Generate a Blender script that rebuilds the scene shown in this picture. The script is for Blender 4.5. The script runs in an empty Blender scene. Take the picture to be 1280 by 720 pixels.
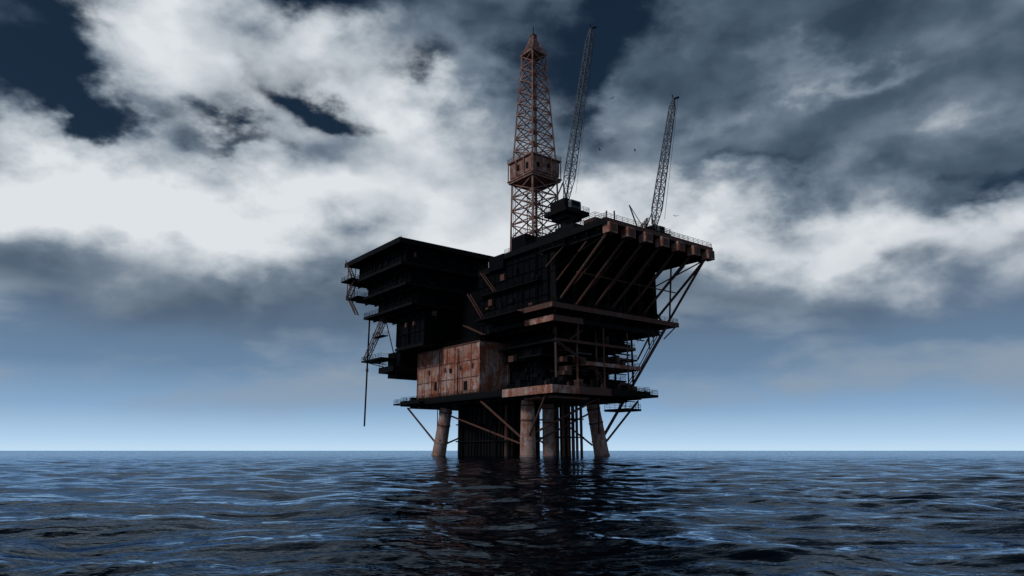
import bpy, math, random
import numpy as np
from mathutils import Vector, Matrix
random.seed(7)
scene = bpy.context.scene
scene.view_settings.view_transform = 'Standard'
scene.view_settings.look = 'None'
scene.view_settings.exposure = 0
R = math.radians

# ---------------------------------------------------------------- node helper
class N:
    def __init__(s, nt): s.nt = nt
    def new(s, t, **kw):
        n = s.nt.nodes.new(t)
        for k, v in kw.items(): setattr(n, k, v)
        return n
    def put(s, sock, v):
        if isinstance(v, bpy.types.NodeSocket): s.nt.links.new(v, sock)
        elif v is not None: sock.default_value = v
    def m(s, op, a, b=None, c=None, clamp=False):
        n = s.new('ShaderNodeMath', operation=op); n.use_clamp = clamp
        s.put(n.inputs[0], a); s.put(n.inputs[1], b); s.put(n.inputs[2], c)
        return n.outputs[0]
    def vm(s, op, a, b=None, c=None):
        n = s.new('ShaderNodeVectorMath', operation=op)
        s.put(n.inputs[0], a)
        if b is not None: s.put(n.inputs[1], b)
        if c is not None: s.put(n.inputs[2], c)
        return n.outputs['Value'] if op == 'DOT_PRODUCT' else n.outputs[0]
    def noise(s, vec, scale, detail=6, rough=0.55, dist=0.0, lac=2.0):
        n = s.new('ShaderNodeTexNoise')
        s.put(n.inputs['Vector'], vec)
        n.inputs['Scale'].default_value = scale
        n.inputs['Detail'].default_value = detail
        n.inputs['Roughness'].default_value = rough
        n.inputs['Distortion'].default_value = dist
        n.inputs['Lacunarity'].default_value = lac
        return n.outputs[0]
    def step(s, v, lo, hi, a=0.0, b=1.0, kind='SMOOTHSTEP'):
        n = s.new('ShaderNodeMapRange', interpolation_type=kind)
        s.put(n.inputs[0], v)
        for i, x in enumerate((lo, hi, a, b)): s.put(n.inputs[i+1], x)
        return n.outputs[0]
    def mix(s, f, a, b, blend='MIX'):
        n = s.new('ShaderNodeMix', data_type='RGBA', blend_type=blend)
        s.put(n.inputs[0], f)
        for sock, v in ((n.inputs[6], a), (n.inputs[7], b)):
            if isinstance(v, tuple) and len(v) == 3: v = (*v, 1)
            s.put(sock, v)
        return n.outputs[2]
    def mapping(s, vec, scale=(1,1,1), loc=(0,0,0), rot=(0,0,0)):
        n = s.new('ShaderNodeMapping')
        s.put(n.inputs[0], vec)
        n.inputs['Location'].default_value = loc
        n.inputs['Rotation'].default_value = rot
        n.inputs['Scale'].default_value = scale
        return n.outputs[0]

# ---------------------------------------------------------------- sky
SUN_EL, SUN_AZ = R(38), R(-125)      # azimuth from +Y, clockwise
world = bpy.data.worlds.new("sky"); scene.world = world
world.use_nodes = True
nt = world.node_tree; nt.nodes.clear(); n = N(nt)
out = n.new('ShaderNodeOutputWorld'); bg = n.new('ShaderNodeBackground')
nt.links.new(bg.outputs[0], out.inputs[0]); bg.inputs[1].default_value = 0.1
sky = n.new('ShaderNodeTexSky', sky_type='NISHITA')
sky.sun_disc = False; sky.sun_elevation = SUN_EL; sky.sun_rotation = SUN_AZ
sky.altitude = 0; sky.dust_density = 1.0
tc = n.new('ShaderNodeTexCoord'); D = tc.outputs['Generated']
sep = n.new('ShaderNodeSeparateXYZ'); n.put(sep.inputs[0], D)
dx, dy, dz = sep.outputs
az = n.m('MULTIPLY', n.m('ARCTAN2', dx, dy), 57.2958)
el = n.m('MULTIPLY', n.m('ARCSINE', dz), 57.2958)
P = n.mapping(D, (1.0, 1.0, 1.6), (0.35, 0.1, 0.6))
wn = n.new('ShaderNodeTexNoise'); n.put(wn.inputs['Vector'], P)
wn.inputs['Scale'].default_value = 4.5; wn.inputs['Detail'].default_value = 6; wn.inputs['Roughness'].default_value = .55
warp = n.vm('SUBTRACT', wn.outputs['Color'], (0.5, 0.5, 0.5))
ws = n.new('ShaderNodeVectorMath', operation='SCALE'); n.put(ws.inputs[0], warp); ws.inputs[3].default_value = 0.08
Pw = n.vm('ADD', P, ws.outputs[0])
cb = n.new('ShaderNodeCombineXYZ'); n.put(cb.inputs[0], az); n.put(cb.inputs[1], el)
AE = n.vm('MULTIPLY_ADD', warp, (32.0, 17.0, 0.0), cb.outputs[0])
def blobs(lst):
    tot = 0.0
    for (ca, ce, ra, re, w) in lst:
        q_ = n.vm('MULTIPLY_ADD', AE, (1/ra, 1/re, 0.0), (-ca/ra, -ce/re, 0.0))
        g = n.m('POWER', 0.367879, n.vm('DOT_PRODUCT', q_, q_))
        tot = n.m('MULTIPLY_ADD', g, w, tot)
    return tot
holes = blobs([(-39.5,25.0,5,2.8,1.0),(-33.5,22.8,5.5,1.5,.95),(-38,30,4,2.6,.75),(-20,36,9,1.8,.95),(-15.8,27.2,6,1.4,.95),
               (-5,31,5.5,1.3,.70),(9.7,34,7,2.8,.95),(6,30,3,3,.5),(22.2,21.7,4.5,.9,.80),(37.5,18.8,4.5,1.7,.95),(31,22,4,1.0,.40),
               (-22.7,23.3,3.4,.9,.60),(60,30,12,8,.6),(-70,35,14,8,.6),(120,28,20,8,.6),(-120,40,20,10,.6)])
bright = blobs([(-36,17.4,9,3.8,.92),(-22,18.1,10,4.6,.88),(-6,19.0,10,5.0,.86),(-31,29.3,7,3.0,.74),(-18,31,8,3.4,.74),
                (-7,27.5,6,3.8,.80),(-25,26,7,2.4,.58),(7,19.4,7,4.2,.76),(17,17.2,7,3.2,.74),(27,15.4,8,3.5,.78),
                (37,13.8,8,3.6,.76),(27.5,28.8,5.5,1.0,.36),(20.5,26.4,3.0,1.6,.30),(38.8,24.2,4,1.2,.28),(11,27,5,2.6,.34),
                (75,20,16,5,.7),(-75,20,18,6,.8),(150,22,25,7,.7),(-140,24,28,8,.7)])
cover = blobs([(28,28,14,8,.60),(-5,18,50,4.5,.50)])
f1 = n.noise(Pw, 4.6, 7, 0.47, 0.0)
f2 = n.noise(n.vm('ADD', Pw, (-0.022, 0.0, 0.045)), 4.6, 4, 0.47, 0.0)
relief = n.m('SUBTRACT', f1, f2)
vo = n.new('ShaderNodeTexVoronoi', feature='F1'); n.put(vo.inputs['Vector'], Pw)
vo.inputs['Scale'].default_value = 10; vo.inputs['Detail'].default_value = 2; vo.inputs['Roughness'].default_value = .5
puff = n.m('SUBTRACT', 0.5, vo.outputs['Distance'])
fb = n.m('ADD', f1, n.m('MULTIPLY', puff, 0.12))
dens = n.m('MULTIPLY_ADD', n.m('SUBTRACT', fb, 0.5), 2.5, 0.68)
dens = n.m('SUBTRACT', dens, n.m('MULTIPLY', holes, 1.05))
dens = n.m('ADD', dens, n.m('MULTIPLY', bright, 0.22))
dens = n.m('ADD', dens, cover)
dens = n.step(dens, -0.05, 0.75)
br = n.m('ADD', n.m('MULTIPLY', bright, 0.90), n.m('MULTIPLY', n.m('SUBTRACT', fb, 0.5), 0.55))
br = n.m('ADD', br, n.m('MULTIPLY', relief, 1.15))
br = n.m('ADD', br, 0.18)
br = n.m('SUBTRACT', br, n.m('MULTIPLY', holes, 0.12))
ramp = n.new('ShaderNodeValToRGB'); n.put(ramp.inputs[0], br)
cr = ramp.color_ramp
cr.elements[0].position = 0.0; cr.elements[0].color = (0.034, 0.058, 0.092, 1)
cr.elements[1].position = 1.0; cr.elements[1].color = (0.73, 0.765, 0.80, 1)
for p_, c_ in ((0.20,(0.075,0.112,0.160,1)),(0.42,(0.175,0.225,0.285,1)),(0.68,(0.44,0.49,0.54,1))):
    e = cr.elements.new(p_); e.color = c_
clear = n.mix(1.0, sky.outputs[0], (0.006, 0.008, 0.010), 'MULTIPLY')
clear = n.mix(1.0, clear, (0.003, 0.008, 0.015), 'ADD')
col = n.mix(dens, clear, ramp.outputs[0])
hr = n.new('ShaderNodeValToRGB')
n.put(hr.inputs[0], n.m('DIVIDE', el, 16.0))
h = hr.color_ramp
h.elements[0].position = 0.0; h.elements[0].color = (0.54, 0.73, 0.90, 1)
h.elements[1].position = 1.0; h.elements[1].color = (0.190, 0.240, 0.310, 1)
for p_, c_ in ((0.07,(0.41,0.60,0.80,1)),(0.20,(0.25,0.40,0.60,1)),(0.40,(0.140,0.237,0.37,1)),(0.64,(0.115,0.175,0.265,1))):
    e = h.elements.new(p_); e.color = c_
wisp = n.noise(n.mapping(Pw, (1.0,1.0,2.0)), 4.6, 6, 0.50, 0.0)
hcol = n.mix(n.m('MULTIPLY', n.step(wisp, 0.44, 0.68), n.step(el, 1.0, 6.0, 0.0, 0.85)), hr.outputs[0], (0.27, 0.34, 0.42))
elh = n.m('ADD', el, n.m('MULTIPLY', n.m('SUBTRACT', fb, 0.5), 12.0))
hz = n.step(elh, 7.5, 15.0, 1.0, 0.0)
col = n.mix(hz, col, hcol)
col = n.mix(n.step(dz, -0.02, 0.0, 1.0, 0.0), col, (0.02,0.04,0.07))
col = n.mix(1.0, col, (10.0, 10.0, 10.0), 'MULTIPLY')
n.put(bg.inputs[0], col)

sd = bpy.data.lights.new("sun", 'SUN'); sd.energy = 1.2; sd.angle = R(10); sd.color = (1.0, 0.95, 0.88)
so = bpy.data.objects.new("sun", sd); scene.collection.objects.link(so)
sv = Vector((math.sin(SUN_AZ)*math.cos(SUN_EL), math.cos(SUN_AZ)*math.cos(SUN_EL), math.sin(SUN_EL)))
so.rotation_euler = (-sv).to_track_quat('-Z', 'Y').to_euler()
so.location = (0, 0, 200)

# ---------------------------------------------------------------- materials
def mat(name, build):
    m = bpy.data.materials.new(name); m.use_nodes = True
    t = m.node_tree; t.nodes.clear(); k = N(t)
    o = k.new('ShaderNodeOutputMaterial'); b = k.new('ShaderNodeBsdfPrincipled')
    t.links.new(b.outputs[0], o.inputs[0])
    co = k.new('ShaderNodeTexCoord').outputs['Object']
    build(k, b, co); return m
def rusty(base, rust, light, r_lo, r_hi, l_lo, l_hi, scale=0.35, rough=0.7, bump=0.15, spec=0.2):
    def f(k, b, co):
        n1 = k.noise(co, scale, 6, 0.62, 0.0)
        st = k.noise(k.mapping(co, (1, 1, 0.12)), scale*3.2, 5, 0.6)
        g = k.noise(co, scale*9, 4, 0.6)
        v = k.m('ADD', k.m('MULTIPLY', n1, 0.6), k.m('MULTIPLY', st, 0.4))
        c = k.mix(k.step(v, r_lo, r_hi), base, rust)
        v2 = k.m('ADD', k.m('MULTIPLY', k.noise(k.mapping(co, (1,1,.6), (9,3,5)), scale*1.6, 6, 0.65), 0.7), k.m('MULTIPLY', g, 0.3))
        c = k.mix(k.step(v2, l_lo, l_hi), c, light)
        c = k.mix(k.step(g, 0.35, 0.7, 0.0, 0.5), c, tuple(x*0.35 for x in base))
        k.put(b.inputs['Base Color'], c)
        k.put(b.inputs['Roughness'], k.step(n1, 0.3, 0.7, rough-0.15, rough+0.15))
        b.inputs['Specular IOR Level'].default_value = spec
        bp = k.new('ShaderNodeBump'); bp.inputs['Strength'].default_value = bump; bp.inputs['Distance'].default_value = 0.2
        k.put(bp.inputs['Height'], g); k.put(b.inputs['Normal'], bp.outputs[0])
    return f
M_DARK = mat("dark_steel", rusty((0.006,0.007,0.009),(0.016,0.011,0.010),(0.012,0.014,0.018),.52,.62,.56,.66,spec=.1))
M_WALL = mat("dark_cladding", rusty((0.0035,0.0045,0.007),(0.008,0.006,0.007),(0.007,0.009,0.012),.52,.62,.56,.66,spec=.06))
M_RUST = mat("rusted_paint", rusty((0.44,0.24,0.19),(0.32,0.092,0.052),(0.56,0.44,0.41),.46,.54,.52,.57,0.28))
M_RUSTD = mat("rusted_beam", rusty((0.12,0.068,0.058),(0.17,0.063,0.043),(0.30,0.21,0.19),.47,.56,.58,.66,0.5))
M_LEG = mat("weathered_leg", rusty((0.44,0.29,0.25),(0.30,0.13,0.09),(0.56,0.48,0.46),.47,.56,.52,.59,0.4))
M_DER = mat("derrick_red", rusty((0.36,0.20,0.17),(0.22,0.095,0.07),(0.48,0.40,0.37),.48,.56,.53,.61,0.6))
M_GREY = mat("crane_grey", rusty((0.15,0.17,0.20),(0.13,0.09,0.08),(0.24,0.25,0.27),.56,.64,.56,.66,0.6))
M_BLACK = mat("opening_black", rusty((0.003,0.003,0.004),(0.004,0.003,0.003),(0.005,0.005,0.006),.5,.6,.6,.7))
MATS = [M_DARK, M_WALL, M_RUST, M_RUSTD, M_LEG, M_DER, M_GREY, M_BLACK]
DK, WL, RU, RD, LG, DE, GY, BK = range(8)

# ---------------------------------------------------------------- mesh gather
class Part:
    def __init__(s, name, parent): s.name=name; s.parent=parent; s.v=[]; s.f=[]; s.mi=[]
    def box(s, a0,a1,b0,b1,z0,z1,mt):
        i=len(s.v)
        s.v += [(a0,b0,z0),(a1,b0,z0),(a1,b1,z0),(a0,b1,z0),(a0,b0,z1),(a1,b0,z1),(a1,b1,z1),(a0,b1,z1)]
        s.f += [(i,i+3,i+2,i+1),(i+4,i+5,i+6,i+7),(i,i+1,i+5,i+4),(i+1,i+2,i+6,i+5),(i+2,i+3,i+7,i+6),(i+3,i,i+4,i+7)]
        s.mi += [mt]*6
    def beam(s, p, q, r, mt, sides=4, r2=None):
        p=Vector(p); q=Vector(q); d=(q-p)
        if d.length<1e-4: return
        d.normalize(); r2 = r if r2 is None else r2
        x = d.orthogonal() if abs(d.z)>0.999 else Vector((0,0,1)).cross(d)
        x.normalize(); y=d.cross(x); i=len(s.v)
        for c,rr in ((p,r),(q,r2)):
            for k in range(sides):
                t=2*math.pi*(k+.5)/sides
                s.v.append(tuple(c+x*math.cos(t)*rr+y*math.sin(t)*rr))
        for k in range(sides):
            k2=(k+1)%sides
            s.f.append((i+k,i+k2,i+sides+k2,i+sides+k)); s.mi.append(mt)
        s.f.append(tuple(i+k for k in reversed(range(sides)))); s.mi.append(mt)
        s.f.append(tuple(i+sides+k for k in range(sides))); s.mi.append(mt)
    def poly(s, pts, faces, mt):
        i=len(s.v); s.v+=pts
        for f in faces: s.f.append(tuple(i+x for x in f)); s.mi.append(mt)
    def rail(s, p, q, mt=DK, h=1.25, r=0.06, step=1.9):
        p=Vector(p); q=Vector(q); L=(q-p).length; k=max(1,int(L/step))
        for j in range(k+1):
            c=p.lerp(q,j/k); s.beam(c,c+Vector((0,0,h)),r,mt)
        for hh in (h*.35,h*.68,h): s.beam(p+Vector((0,0,hh)),q+Vector((0,0,hh)),r*.9,mt)
    def railbox(s,a0,a1,b0,b1,z,sides='ABCD',mt=DK):
        if 'A' in sides: s.rail((a0,b0,z),(a0,b1,z),mt)
        if 'B' in sides: s.rail((a0,b0,z),(a1,b0,z),mt)
        if 'C' in sides: s.rail((a1,b0,z),(a1,b1,z),mt)
        if 'D' in sides: s.rail((a0,b1,z),(a1,b1,z),mt)
    def deck(s,a0,a1,b0,b1,z,t,mt=DK,sides='ABCD',joist=True,rimt=None):
        s.box(a0,a1,b0,b1,z-t,z,mt)
        if joist:
            k=int((a1-a0)/3.2)
            for j in range(1,k):
                a=a0+(a1-a0)*j/k; s.box(a-.12,a+.12,b0+.2,b1-.2,z-t-.6,z-t-.003,mt)
            k=int((b1-b0)/5)
            for j in range(1,k):
                b=b0+(b1-b0)*j/k; s.box(a0+.3,a1-.3,b-.15,b+.15,z-t-.9,z-t-.62,mt)
        if sides: s.railbox(a0+.1,a1-.1,b0+.1,b1-.1,z,sides)
    def truss(s,p0,p1,w0,w1,nseg,rl,rb,mt,upv=(1,0,0),xb=True,mtb=None,power=1.0):
        mtb = mt if mtb is None else mtb
        p0=Vector(p0);p1=Vector(p1);d=(p1-p0).normalized();x=Vector(upv);x=(x-d*x.dot(d)).normalized();y=d.cross(x)
        rings=[]
        for j in range(nseg+1):
            t=(j/nseg)**power; c=p0.lerp(p1,t); w=(w0+(w1-w0)*t)/2
            rings.append([c+x*w*sx+y*w*sy for sx,sy in((-1,-1),(1,-1),(1,1),(-1,1))])
        for j in range(nseg):
            A,B=rings[j],rings[j+1]
            for k in range(4):
                k2=(k+1)%4
                s.beam(A[k],B[k],rl,mt); s.beam(A[k],A[k2],rb,mtb)
                if xb: s.beam(A[k],B[k2],rb,mtb); s.beam(A[k2],B[k],rb,mtb)
                elif j%2: s.beam(A[k],B[k2],rb,mtb)
                else: s.beam(A[k2],B[k],rb,mtb)
        for k in range(4): s.beam(rings[-1][k],rings[-1][(k+1)%4],rb,mtb)
        return rings
    def wall_detail(s,a0,a1,b0,b1,z0,z1,faces,mt=DK,rib=2.4):
        def put(face,u0,u1,d,za,zb,m_):
            if face=='A': s.box(a0-d,a0-.003,u0,u1,za,zb,m_)
            elif face=='B': s.box(u0,u1,b0-d,b0-.003,za,zb,m_)
            elif face=='C': s.box(a1+.003,a1+d,u0,u1,za,zb,m_)
            else: s.box(u0,u1,b1+.003,b1+d,za,zb,m_)
        for face in faces:
            lo,hi=(b0,b1) if face in 'AC' else (a0,a1)
            k=max(1,int((hi-lo)/rib))
            for j in range(k+1):
                u=lo+(hi-lo)*j/k; put(face,u-.1,u+.1,.22,z0+.01,z1-.01,WL)
            for j in range(int((hi-lo)*(z1-z0)/30)):
                u=random.uniform(lo+.5,hi-2.5); za=random.uniform(z0,z1-2)
                put(face,u,u+random.uniform(.5,2.2),random.uniform(.3,1.0),za,za+random.uniform(.4,2.0),random.choice([DK,DK,DK,WL,WL,RD]))
            for j in range(int((hi-lo)/7)):
                u=random.uniform(lo+.5,hi-.5); zb=random.uniform(z0+(z1-z0)*.5,z1)
                put(face,u,u+.3,.6,z0,zb,random.choice([DK,WL]))
            for zc in np.arange(z0+3.2,z1-1,3.6):
                put(face,lo+.02,hi-.02,.35,zc,zc+.22,WL)
    def done(s):
        me=bpy.data.meshes.new(s.name); me.from_pydata(s.v,[],s.f)
        used=sorted(set(s.mi)); idx={u:i for i,u in enumerate(used)}
        for u in used: me.materials.append(MATS[u])
        me.polygons.foreach_set('material_index',[idx[x] for x in s.mi]); me.update()
        o=bpy.data.objects.new(s.name,me); scene.collection.objects.link(o); o.parent=s.parent
        return o
def empty(name,loc=(0,0,0),rot=0):
    e=bpy.data.objects.new(name,None); scene.collection.objects.link(e)
    e.location=loc; e.rotation_euler=(0,0,rot); e.empty_display_size=5; return e

RIG0=(4.1,180.0,0.0); ROT=R(38)
rig=empty("oil_rig",RIG0,ROT)

# ---- legs and substructure
p=Part("support_legs",rig)
def leg(base,top,r0,r1):
    B=Vector(base);T=Vector(top)
    p.beam(B,T,r0,LG,24,r1)
    for t in (.22,.45,.72,.93):
        c=B.lerp(T,t);d=(T-B).normalized(); rr=(r0+(r1-r0)*t)*1.07
        p.beam(c-d*.22,c+d*.22,rr,LG if t<.7 else RD,24)
    c=B.lerp(T,.235); rr=(r0+(r1-r0)*.235)*1.02   # wet, weed-covered splash band
    p.beam(B,c,rr*1.03,DK,24,rr)
leg((0,0,-4),(0,0,14.2),2.15,1.75)
leg((0,44,-4),(0,39,14.2),2.2,1.8)
leg((27.6,0,-4),(23.6,0,14.2),2.2,1.8)
leg((27,21,-4),(26,21,14.2),2.0,1.7)
leg((13.5,7,-4),(12.6,6.4,14.2),1.9,1.6)
leg((27.2,44,-4),(25,40,14.2),2.1,1.8)
for q0,q1,r in (((-5,14,14.6),(-.8,1.2,4.5),.32),((-5,-13,14.6),(-.6,-1.2,5),.32),((-5,54,14.6),(-.5,43.5,3.5),.3),
             ((29,-12,14.6),(27,-1,3.5),.3),((12,-14,14.6),(1.5,-1,6),.3),((12,-14,14.6),(24.5,-1.2,6),.26),((2,1,3.2),(24,1,12),.26),
             ((0,2,3),(0,38,12),.26),((26,3,3),(26,19,12),.26),((26,23,3),(25.5,39,12),.26),((0,41,3),(24,41,12),.26)):
    p.beam(q0,q1,r,RD,10)
p.done()
p=Part("conductor_pipes",rig)
for a in (4.5,6.6,8.7,13):
    for b in np.arange(12,39.5,1.55):
        if random.random()<.93:
            p.beam((a+random.uniform(-.3,.3),b,-3),(a+random.uniform(-.3,.3),b+random.uniform(-.2,.2),14.4),random.uniform(.42,.62),random.choice([DK,DK,WL,WL,RD]) if a<5 and random.random()<.4 else DK,10)
p.box(9.6,12,13,38,-2,14.3,WL)
for a in np.arange(15.5,23,1.7):
    for b in (3.5,6.5,9.5,14):
        p.beam((a,b,-3),(a,b,14.4),random.uniform(.22,.4),random.choice([DK,RD,GY,LG]),10)
for z in (4,9):
    p.box(3.6,14,11.5,39.2,z,z+.35,DK); p.box(15,23,3,15,z+1,z+1.3,DK)
for j in range(16):
    a=random.uniform(-4,27);b=random.uniform(-10,52); p.beam((a,b,random.uniform(6,12)),(a,b,14.4),random.uniform(.1,.22),DK,8)
p.done()

# ---- lower deck
p=Part("lower_deck",rig)
p.deck(-6,29,-16.5,57,16.7,1.5,DK,'ABCD',True)
p.box(-6.12,-6.003,-16.7,3,14.9,16.9,RU)
p.box(-6.1,3,-16.65,-16.503,15.0,16.9,RU)
p.box(3.1,14,-16.65,-16.503,15.0,16.9,RD)
p.box(-6.1,-6.003,3.1,57,15.5,16.85,DK)
p.box(14.1,29,-16.62,-16.503,15.3,16.85,DK)
p.box(-3,27,-10,50,14.25,14.58,DK)
p.box(-4.5,8,-14.5,-4,13.9,14.5,RD)
p.deck(24,30.5,-18,-9,16.0,.7,DK,'ABC',False)
p.deck(22,28,-14,-6,12.4,.6,DK,'ABC',False)
for (a,b) in ((22.5,-13.5),(27.5,-13.5),(27.5,-6.5)): p.beam((a,b,12.4),(a,b,15.4),.14,DK)
p.deck(-8,-6.2,42,58,16.0,.5,DK,'ABD',False)
for j in range(60):
    a=random.uniform(-4.5,26);b=random.uniform(-15,-7); h_=random.uniform(.6,2.6)
    p.box(a,a+random.uniform(.5,2),b,b+random.uniform(.5,2),16.72,16.7+h_,random.choice([DK,DK,WL,RD]))
for j in range(14):
    b=random.uniform(49,55);a=random.uniform(-4,20); p.box(a,a+1.5,b,b+1.5,16.72,16.7+random.uniform(.8,3),random.choice([DK,RD]))
p.done()

# ---- rusted module
p=Part("rusted_module",rig)
p.box(-5.5,8,14,47.5,16.9,31.0,RU)
p.box(-5.75,8.2,13.75,47.7,31.0,31.35,RD)
p.box(-5.62,-5.503,13.9,47.6,16.75,17.3,RD)
for b in np.arange(14,47.6,4.18): p.box(-5.68,-5.503,b-.12,b+.12,17.3,30.99,RU)
for a in np.arange(-3,8,3.6): p.box(a-.12,a+.12,13.83,13.997,17.3,30.99,RU)
for z in (21.5,26.2): p.box(-5.64,-5.503,14.1,47.4,z,z+.15,RD)
for (b,z,w,h_) in ((20,18,1.6,2.4),(28,23.5,1.1,1.1),(36,19,1.2,2.2)):
    p.box(-5.72,-5.503,b,b+w,z,z+h_,BK); p.box(-5.85,-5.73,b-.15,b+w+.15,z+h_,z+h_+.2,RD)
p.rail((-5.6,14,31.35),(-5.6,32,31.35)); p.rail((-5.6,14,31.35),(8,14,31.35))
p.beam((-6.1,24,17),(-6.1,24,30),.16,DK,8); p.beam((-6.1,34,17),(-6.1,34,31.3),.2,RD,8)
for (b,a_) in ((17,.5),(23,.3),(31,.4),(40,.5)): p.box(-5.9,-5.69,b,b+.8,24,24.8+a_,RD)
p.done()

# ---- core and intermediate decks
p=Part("process_core",rig)
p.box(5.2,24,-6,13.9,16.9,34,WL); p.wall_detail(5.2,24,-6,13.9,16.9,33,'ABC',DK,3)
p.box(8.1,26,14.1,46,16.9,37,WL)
p.deck(-4,36,-15,13,34.2,1.2,DK,'ABC'); 
p.box(-4.2,-4.003,-15.2,-4,32.8,34.3,RU); p.box(-4.1,6,-15.25,-15.003,32.8,34.3,RD)
p.deck(0,30,-11,13,29.3,.7,DK,'ABC'); p.box(0,30,-11.2,-11.003,28.7,29.4,RD)
p.deck(9,29.5,-13,-3,23.6,.7,RD,'ABC'); p.box(9,29.5,-13.2,-13.003,22.9,23.9,RU)
p.deck(14,27,-10,-3,20.2,.4,DK,'ABC',False)
p.deck(-3,10,-9,0,25.4,.5,DK,'ABC',False)
p.deck(24,33,-9,2,26.6,.5,RD,'ABC',False)
for a in (0.6,8,15,22,29):
    p.beam((a,-10.6,16.8),(a,-10.6,33),.3,random.choice([DK,RD]),10)
for a in (5,14,23,32):
    p.beam((a,-14.4,29 if a>30 or a<10 else 16.8),(a,-14.4,33),.22,RD,8)
for j in range(34):
    a=random.uniform(1,27);z=random.choice([17,20.4,23.7,29.4]); p.box(a,a+random.uniform(.8,2.6),-10.2,-7,z,z+random.uniform(1,3.2),random.choice([DK,DK,WL,RD,RU] if j%3==0 else [DK,WL,RD]))
for j in range(22):
    a=random.uniform(1,27); z=random.uniform(18,32); p.beam((a,-6.8,z),(a+random.uniform(3,8),-6.8,z),random.uniform(.12,.35),random.choice([DK,RD,GY,RU]),8)
for j in range(20):
    b=random.uniform(-5,12); z=random.choice([16.8,25.4]); p.box(random.uniform(1,3),5,b,b+random.uniform(.8,2.5),z,z+random.uniform(1,3.5),random.choice([DK,DK,WL,RD]))
for (q0,q1) in (((9,-13,23.6),(0,-11,29)),((29.5,-13,23.6),(35,-15,33)),((24,-12,16.8),(29,-12.6,23)),((17,-12.8,16.8),(12,-12.8,23)),((4,-12,29),(12,-12,34))):
    for o_ in (0,.9): p.beam((q0[0],q0[1]+o_,q0[2]),(q1[0],q1[1]+o_,q1[2]),.14,RD)
for j in range(18):
    a=random.uniform(-3,35);b=random.uniform(-15,-11); p.beam((a,b,33.2),(a,b,33.2-random.uniform(1,4)),random.uniform(.06,.15),DK,6)
p.done()

# ---- middle deck with main body
p=Part("middle_deck",rig)
p.deck(-6,42,-17,12,36.9,1.1,DK,'ABC',True)
p.box(-6.15,-6.003,-17.1,12,35.7,37.0,RD); p.box(-6.1,42,-17.15,-17.003,35.7,37.0,RD)
p.deck(-9,-6.2,-6,12,36.2,.4,DK,'ABD',False)
p.box(2,34,-12,8,34.3,35.7,WL)
for a in np.arange(-4,42,5): p.beam((a,-16.5,35.7),(a+1.5,-11,33.2),.18,RD)
for j in range(30):
    a=random.uniform(-4,38);b=random.uniform(-16,-13.5); p.box(a,a+random.uniform(.4,1.6),b,b+.8,36.92,36.9+random.uniform(.5,2.4),random.choice([DK,DK,RD,WL]))
p.done()
p=Part("main_body",rig)
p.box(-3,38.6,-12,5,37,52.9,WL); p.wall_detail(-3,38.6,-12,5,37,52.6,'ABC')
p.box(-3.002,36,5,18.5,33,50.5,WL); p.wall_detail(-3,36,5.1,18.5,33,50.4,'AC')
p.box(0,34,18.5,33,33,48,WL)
p.box(-4.2,10,5.2,12,50.5,54.6,WL); p.box(-3.6,6,12,18,50.5,52.2,DK); p.rail((-3.2,12,52.2),(-3.2,18.3,52.2))
p.deck(-4.6,-3.3,-10,16,44.3,.3,DK,'A',False)
for (z0,z1,b0,b1) in ((44.3,51,9,15.5),(37,33,24,14),(37,46,14,22)):
    for o_ in (0,-1.0):
        p.beam((-3.6+o_,b0,z0),(-3.6+o_,b1,z1),.16,RD)
    for t in np.linspace(0,1,12): p.beam((-3.6,b0+(b1-b0)*t,z0+(z1-z0)*t),(-4.6,b0+(b1-b0)*t,z0+(z1-z0)*t),.08,DK)
p.done()

# ---- cantilevered top deck
p=Part("cantilever_deck",rig)
p.box(-4,36.6,-33.8,5,53.1,54.3,DK)
p.box(-4.15,-4.003,-33.9,5,52.9,54.45,DK)
p.box(-4.1,36.7,-33.95,-33.803,53.4,54.5,RD)
A7=[-2.2+6.2*i for i in range(7)]
A7[-1]=35.0
for i,a in enumerate(A7):
    p.box(a-.35,a+.35,-32.3,-12.1,51.2,53.09,DK)
    p.box(a-1.35,a+1.35,-34.6,-32.4,50.9,53.35,RU)
    p.box(a-1.0,a+1.0,-34.72,-34.603,51.25,53.0,RD)
    p.beam((a,-32.2,51.1),(a,-14.2,37.2),.36,RD,8)
    p.beam((a+.2,-25.5,51.1),(a+.2,-13,42.5),.24,RD,8)
    if i%2==0: p.beam((a+.1,-31.5,51),(a+.1,-12.3,46.5),.2,DK,6)
    p.box(a-.3,a+.3,-14.4,-12.1,37.0,51.1,DK)
for b in (-31,-27,-23,-19,-15): p.box(-3.7,36.3,b-.2,b+.2,52,52.6,DK)
p.beam((-2,-31,50.9),(35,-31,50.9),.25,DK,6)
p.beam((35,-22,44),(A7[0],-22,44),.18,RD,6)
p.beam((38,-16.2,36.2),(27,-.6,5.5),.42,RD,10)
p.beam((35,-32,51),(38,-16.2,36.5),.36,RD,8); p.beam((36,-14,37),(33,-9,26.6),.25,RD,8)
p.beam((36.4,-4,52.8),(40.5,-13,37),.3,RD,8); p.beam((36.4,-20,52.8),(40.5,-15,37),.25,RD,8)
p.rail((-3.9,-33.6,54.3),(-3.9,5,54.3)); p.rail((-3.9,-33.7,54.5),(36.5,-33.7,54.5)); p.rail((36.5,-33.6,54.3),(36.5,5,54.3))
p.deck(-6.5,-4.2,-22,-13,50.6,.4,DK,'AB',False); p.beam((-6,-22,50.3),(-4,-12.5,47),.2,RD)
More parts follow.
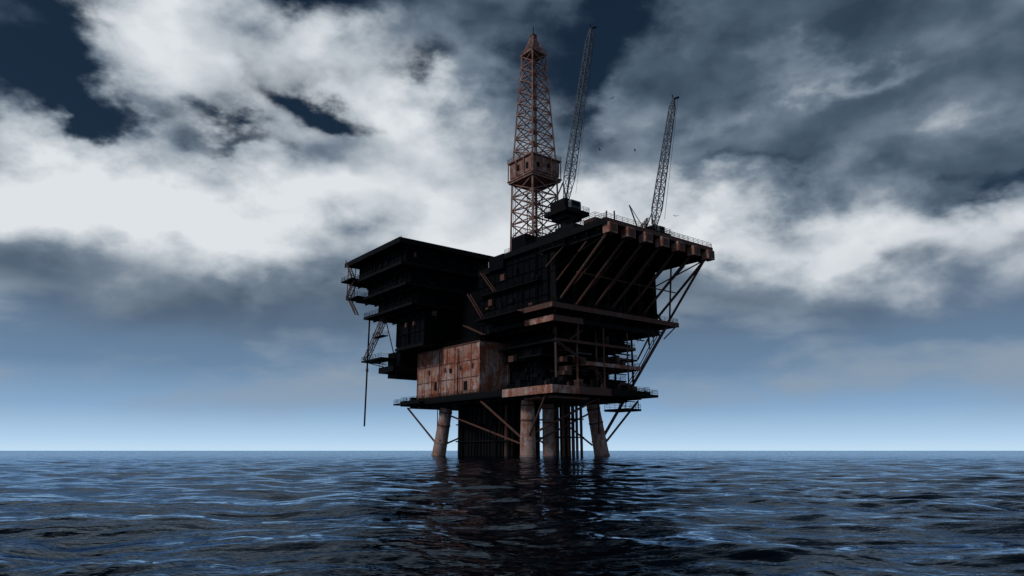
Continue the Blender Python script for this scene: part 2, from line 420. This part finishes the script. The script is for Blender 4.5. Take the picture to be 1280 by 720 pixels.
for (a0,a1,b0,b1,h_,m_) in ((-3,4,-22,-15,2.2,DK),(0,6,-12,-4,3.2,DK),(-3.5,-.5,-30,-26,1.4,RD),(6,12,-28,-22,1.2,DK),(14,19,-22,-14,2.4,GY),(24,30,-31,-25,1.6,DK),(28,34,-20,-12,2.2,DK),(3,16,1,4.6,5.2,WL),(-3,2,-3,3,4.2,WL),(18,30,-8,2,4,DK)):
    p.box(a0,a1,b0,b1,54.31,54.3+h_,m_); p.railbox(a0,a1,b0,b1,54.3+h_,'AB')
for j in range(26):
    a=random.uniform(-3,34);b=random.uniform(-32,2); p.beam((a,b,54.3),(a,b,54.3+random.uniform(1.5,4.5)),random.uniform(.08,.2),random.choice([DK,RD,GY]),6)
p.done()

# ---- accommodation tower (left)
p=Part("accommodation_tower",rig)
p.box(-23,11,30,67,60.7,61.7,DK); p.box(-23.2,-23.003,29.9,67.1,60.4,61.9,DK); p.box(-23,11,29.8,29.997,60.4,61.9,DK)
p.rail((-22,31,61.7),(-22,66,61.7),h=1.0); 
lv=[(-19.5,10,32,63,55.2,60.7),(-17.5,10.4,32.6,60,49.4,54.3),(-15,10.8,33,57,43.9,48.6)]
for (a0,a1,b0,b1,z0,z1) in lv:
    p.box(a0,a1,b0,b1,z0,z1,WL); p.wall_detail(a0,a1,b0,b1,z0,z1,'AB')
p.deck(-21.8,10.6,30.8,66,55.2,.9,DK,'ABD'); p.deck(-19.8,10.8,31.6,64.5,49.4,.8,DK,'ABD'); p.deck(-17.2,11,32,63.5,43.9,.8,DK,'ABD')
p.box(-12,11,33.2,50,32.4,43.1,WL); p.wall_detail(-12,11,33.2,50,33,43,'AB')
p.box(-12.4,11,33,50.2,31.6,32.4,DK)
p.box(-11.6,9,48.2,56,25.5,31.6,WL)
p.box(-14,9,48,57.5,25.2,27.0,DK); p.box(-12,8,49,55,23.6,25.2,WL); p.rail((-13.9,48.2,27.0),(-13.9,57.3,27.0)); p.rail((-13.9,48.2,27.0),(-6,48.2,27.0))
for a in (-22.5,-20): 
    for (z0,z1) in ((49.4,55.2),(55.2,60.7)): p.beam((a,65.5,z0),(a,65.5,z1),.15,DK)
for k,(z0,z1) in enumerate(((43.9,49.4),(49.4,55.2),(55.2,61.7))):
    b0,b1=(66,60.5) if k%2 else (60.5,66)
    for o_ in (0,-1.1): p.beam((-20.5-k*.8+o_,b0,z0),(-20.5-k*.8+o_,b1,z1),.2,RD)
    for t in np.linspace(0,1,9): 
        c=(b0+(b1-b0)*t,z0+(z1-z0)*t); p.beam((-20.5-k*.8,c[0],c[1]),(-21.6-k*.8,c[0],c[1]),.1,DK)
    p.rail((-21.8-k*.8,b0,z0),(-21.8-k*.8,b1,z1),RD,r=.07)
p.deck(-24,-21,60,67.5,55.6,.4,DK,'ABD',False); p.deck(-22,-19,59,66.5,49.8,.4,DK,'ABD',False)
p.beam((-16,61.5,8.9),(-16,61.5,43.2),.26,DK,8); p.beam((-16,61.5,26),(-16,61.5,27),.42,RD,8)
p.truss((-14,53,45),(-16,62.8,29.8),1.6,1.3,9,.13,.08,RD,xb=False)
p.deck(-17,-11.5,50.5,64,29.6,.5,DK,'ABD',True); p.deck(-15.5,-13.5,53,60,37,.3,DK,'ABD',False)
p.beam((-12,51,30),(-12,58,43),.16,DK); p.beam((-17,63.5,29.5),(-12,51,26),.18,DK); p.beam((-13,60,37),(-13,60,43.5),.1,DK)
p.done()

# ---- derrick
p=Part("drilling_derrick",rig)
cx,cy=10.3,8.8
p.truss((cx,cy,54),(cx,cy,80),10.4,9.6,6,.36,.20,DE)
p.box(cx-5.6,cx+5.6,cy-5.6,cy+5.6,79.9,80.5,DE)
p.box(cx-5.3,cx+5.3,cy-5.3,cy+5.3,81.6,86.4,DE)
for z in (80.5,86.4): p.box(cx-5.9,cx+5.9,cy-5.9,cy+5.9,z,z+.4,DE)
for s_ in (-5.5,-1.8,1.8,5.5):
    for e in ((cx-5.75,cy+s_),(cx+s_,cy-5.75)): p.beam((e[0],e[1],80.8),(e[0],e[1],87),.22,DE)
for (u,z,w) in ((-3.6,82.5,1.2),(0.6,83,.9)):
    p.box(cx-5.36,cx-5.303,cy+u,cy+u+w,z,z+2.0,BK); p.box(cx+u,cx+u+w,cy-5.36,cy-5.303,z+.4,z+1.8,BK)
p.railbox(cx-5.8,cx+5.8,cy-5.8,cy+5.8,86.8,mt=DE)
p.truss((cx,cy,86.8),(cx,cy,123),9.2,5.2,9,.32,.18,DE)
p.box(cx-3,cx+3,cy-3,cy+3,123,123.5,DE); p.railbox(cx-3,cx+3,cy-3,cy+3,123.5,mt=DE)
p.truss((cx,cy,123.5),(cx,cy,129.5),4.6,1.4,3,.22,.14,DE)
p.box(cx-.8,cx+.8,cy-.8,cy+.8,129.5,130.6,RD); p.beam((cx,cy,130.6),(cx,cy,133.5),.12,DK,6)
p.beam((cx,cy,80),(cx,cy,122),.14,DK,6); p.beam((cx+1,cy,90),(cx+1,cy,123),.09,DK,6)
p.truss((cx,cy,54),(cx,cy,80),3.2,3.2,6,.16,.1,RD,xb=False)
p.beam((cx-5.1,cy+3,56),(cx-4.9,cy+3,80),.1,DK); p.beam((cx-5.1,cy+3.8,56),(cx-4.9,cy+3.8,80),.1,DK)
p.done()

# ---- cranes
def crane(base,foot_z,tip,w0,w1,nseg,scale):
    e=empty("crane",RIG0,ROT); 
    b=Vector(base); s_=scale
    q=Part("pedestal",e)
    q.beam((b.x,b.y,foot_z),(b.x,b.y,b.z-4*s_),1.5*s_,DK,16)
    q.box(b.x-2.4*s_,b.x+2.4*s_,b.y-2.4*s_,b.y+2.4*s_,b.z-5.4*s_,b.z-4.4*s_,DK)
    q.box(b.x-3.6*s_,b.x+3.6*s_,b.y-3.6*s_,b.y+3.6*s_,b.z-4.39*s_,b.z-3.5*s_,DK)
    q.railbox(b.x-3.6*s_,b.x+3.6*s_,b.y-3.6*s_,b.y+3.6*s_,b.z-3.5*s_); q.done()
    q=Part("cab",e)
    q.box(b.x-2.6*s_,b.x+2.4*s_,b.y-2.2*s_,b.y+2.6*s_,b.z-3.49*s_,b.z-1.0*s_,DK)
    q.box(b.x-1.5*s_,b.x+1.2*s_,b.y-3.2*s_,b.y-2.203*s_,b.z-3.2*s_,b.z-1.4*s_,GY)
    q.box(b.x-1.3*s_,b.x+1.0*s_,b.y-3.26*s_,b.y-3.203*s_,b.z-2.6*s_,b.z-1.7*s_,BK)
    q.beam((b.x-2*s_,b.y+1.8*s_,b.z-1*s_),(b.x,b.y+1*s_,b.z+4.2*s_),.2*s_,GY); q.beam((b.x+2*s_,b.y+1.8*s_,b.z-1*s_),(b.x,b.y+1*s_,b.z+4.2*s_),.2*s_,GY)
    q.done()
    q=Part("boom",e)
    t=Vector(tip); d=(t-b)
    p1=b+d*.12
    q.truss(b,p1,w0*.5,w0,2,.16,.09,GY,xb=False)
    q.truss(p1,b+d*.93,w0,w1,nseg,.17,.09,GY,xb=False)
    q.truss(b+d*.93,t,w1,w1*.4,2,.14,.09,GY,xb=False)
    q.beam(t,t+Vector((1.2,-.9,.6)),.3,DK,6); q.beam(t,t+Vector((-.3,.2,1.4)),.14,DK,6)
    top=Vector((b.x,b.y+1*s_,b.z+4.2*s_))
    q.beam(top,t,.06,DK,4); q.beam(t+Vector((1,-.7,0)),b+Vector((2.2,-1.6,1.5)),.05,DK,4)
    q.done(); return e
crane((9.5,-6,70.5),54.3,(16.1,-11.3,124.5),2.3,1.5,20,1.25)
crane((20.4,-28,59.2),54.3,(27.1,-31.4,96.3),1.9,1.2,15,0.8)
p=Part("lifting_frame",rig)
p.beam((15,-28,54.3),(11.5,-27.5,62.8),.2,GY,6); p.beam((15.6,-28,54.3),(17.8,-27.5,59),.2,RD,6)
p.beam((11.5,-27.5,62.8),(15.5,-28,58),.09,DK,4); p.truss((12.8,-27.5,54.3),(18,-28,60.3),1,.6,6,.1,.06,RD,xb=False)
p.beam((19,-30,54.3),(18.2,-30,58.5),.12,GY,6)
p.done()

# ---- seagulls
def gull(loc,rot,s_):
    e=empty("seagull",loc,rot)
    q=Part("body_and_wings",e)
    q.beam((0,-.35*s_,0),(0,.1*s_,.02),.02*s_,DK,6,.10*s_); q.beam((0,.1*s_,.02),(0,.4*s_,.05),.10*s_,DK,6,.04*s_)
    for sx in (-1,1):
        q.poly([(0,.18*s_,.04),(0,-.08*s_,.04),(sx*.5*s_,-.02*s_,.25*s_),(sx*.5*s_,.2*s_,.27*s_),(sx*1.1*s_,-.1*s_,.1*s_)],[(0,1,2,3),(3,2,4)],DK)
    q.done()
for i,(x,y,z) in enumerate(((24,172,98),(24.5,176,83),(46,190,82),(47,186,67),(33,170,80),(29,180,101))):
    gull((x,y,z),i*1.1,1.1)

# ---------------------------------------------------------------- water
rs=[1.2]
while rs[-1]<300: rs.append(rs[-1]*1.0070)
while rs[-1]<40000: rs.append(rs[-1]*1.06)
rs=np.array(rs)
th=np.concatenate([np.linspace(-55,55,560,endpoint=False),np.linspace(55,305,150,endpoint=False)])*math.pi/180
RR,TT=np.meshgrid(rs,th,indexing='ij')
X=(RR*np.sin(TT)).ravel(); Y=(RR*np.cos(TT)).ravel(); Z=np.zeros_like(X); rr=RR.ravel()
rng=np.random.default_rng(5)
cell=rr*0.0070
# slow patches of rougher and smoother water
patch=1+0.35*np.sin(X*.11+1.3*np.sin(Y*.05+1))+0.3*np.sin(Y*.16+1.1*np.sin(X*.07)+2)
for i in range(68):
    lam=0.42*(7/0.42)**rng.random(); ang=R(242)+rng.normal()*0.7
    st=0.0182*(0.7+0.6*rng.random()); k=2*math.pi/lam; ph=rng.random()*6.28
    t=np.clip((lam/cell-3)/4,0,1); w=t*t*(3-2*t)
    arg=k*(X*math.cos(ang)+Y*math.sin(ang))+ph
    arg=arg+0.6*np.sin(k*.23*(X*math.sin(ang)-Y*math.cos(ang))+ph*2)
    if lam<2.5: w=w*patch
    Z+=w*(st/k)*(np.sin(arg)+0.22*np.cos(2*arg))
nr,na=len(rs),len(th)
ii=np.arange(nr-1)[:,None]*na; jj=np.arange(na)[None,:]; j2=(jj+1)%na
F=np.stack([ii+jj,ii+j2,ii+na+j2,ii+na+jj],-1).reshape(-1,4)[:, ::-1]
nv=nr*na
me=bpy.data.meshes.new("water")
co=np.stack([X,Y,Z],-1); co=np.vstack([co,[[0,0,0]]])
tri=np.stack([np.full(na,nv),(np.arange(na)+1)%na,np.arange(na)],-1)
me.vertices.add(nv+1); me.vertices.foreach_set('co',co.ravel().astype(np.float32))
loops=np.concatenate([F.ravel(),tri.ravel()]); me.loops.add(len(loops)); me.loops.foreach_set('vertex_index',loops.astype(np.int32))
me.polygons.add(len(F)+na)
ls=np.concatenate([np.arange(len(F))*4,len(F)*4+np.arange(na)*3]); me.polygons.foreach_set('loop_start',ls.astype(np.int32))
me.update(calc_edges=True); me.validate()
me.polygons.foreach_set('use_smooth',np.ones(len(me.polygons),dtype=bool))
wo=bpy.data.objects.new("water",me); scene.collection.objects.link(wo)
if me.polygons[1000].normal.z<0: me.flip_normals()
wm=bpy.data.materials.new("sea_water"); wm.use_nodes=True; t=wm.node_tree; t.nodes.clear(); k=N(t)
o=k.new('ShaderNodeOutputMaterial'); co=k.new('ShaderNodeTexCoord').outputs['Object']
b1=k.noise(k.mapping(co,(0.7,1.5,1),rot=(0,0,.15)),1.3,4,0.5,0.0)
b2=k.noise(k.mapping(co,(0.5,1.4,1),(4,2,0),(0,0,-.2)),0.18,3,0.5,0.0)
bp2=k.new('ShaderNodeBump'); bp2.inputs['Strength'].default_value=1.0; bp2.inputs['Distance'].default_value=0.42; k.put(bp2.inputs['Height'],b2)
bp=k.new('ShaderNodeBump'); bp.inputs['Strength'].default_value=1.0; bp.inputs['Distance'].default_value=0.055; k.put(bp.inputs['Height'],b1); k.put(bp.inputs['Normal'],bp2.outputs[0])
fr=k.new('ShaderNodeFresnel'); fr.inputs[0].default_value=1.33; k.put(fr.inputs['Normal'],bp.outputs[0])
gl=k.new('ShaderNodeBsdfGlossy'); gl.inputs['Color'].default_value=(0.62,0.75,0.90,1); gl.inputs['Roughness'].default_value=0.03; k.put(gl.inputs['Normal'],bp.outputs[0])
df=k.new('ShaderNodeBsdfDiffuse'); df.inputs['Color'].default_value=(0.001,0.0025,0.005,1)
fr2=k.m('MULTIPLY',k.m('POWER',fr.outputs[0],1.6),1.0)
mx=k.new('ShaderNodeMixShader'); k.put(mx.inputs[0],fr2); t.links.new(df.outputs[0],mx.inputs[1]); t.links.new(gl.outputs[0],mx.inputs[2]); t.links.new(mx.outputs[0],o.inputs[0])
me.materials.append(wm)

# ---------------------------------------------------------------- camera
cd=bpy.data.cameras.new("camera"); cd.lens=24.0; cd.sensor_width=36; cd.clip_start=0.1; cd.clip_end=100000
cam=bpy.data.objects.new("camera",cd); scene.collection.objects.link(cam)
cam.location=(0,0,1.5); cam.rotation_euler=(R(90+13.4),0,0)
scene.camera=cam
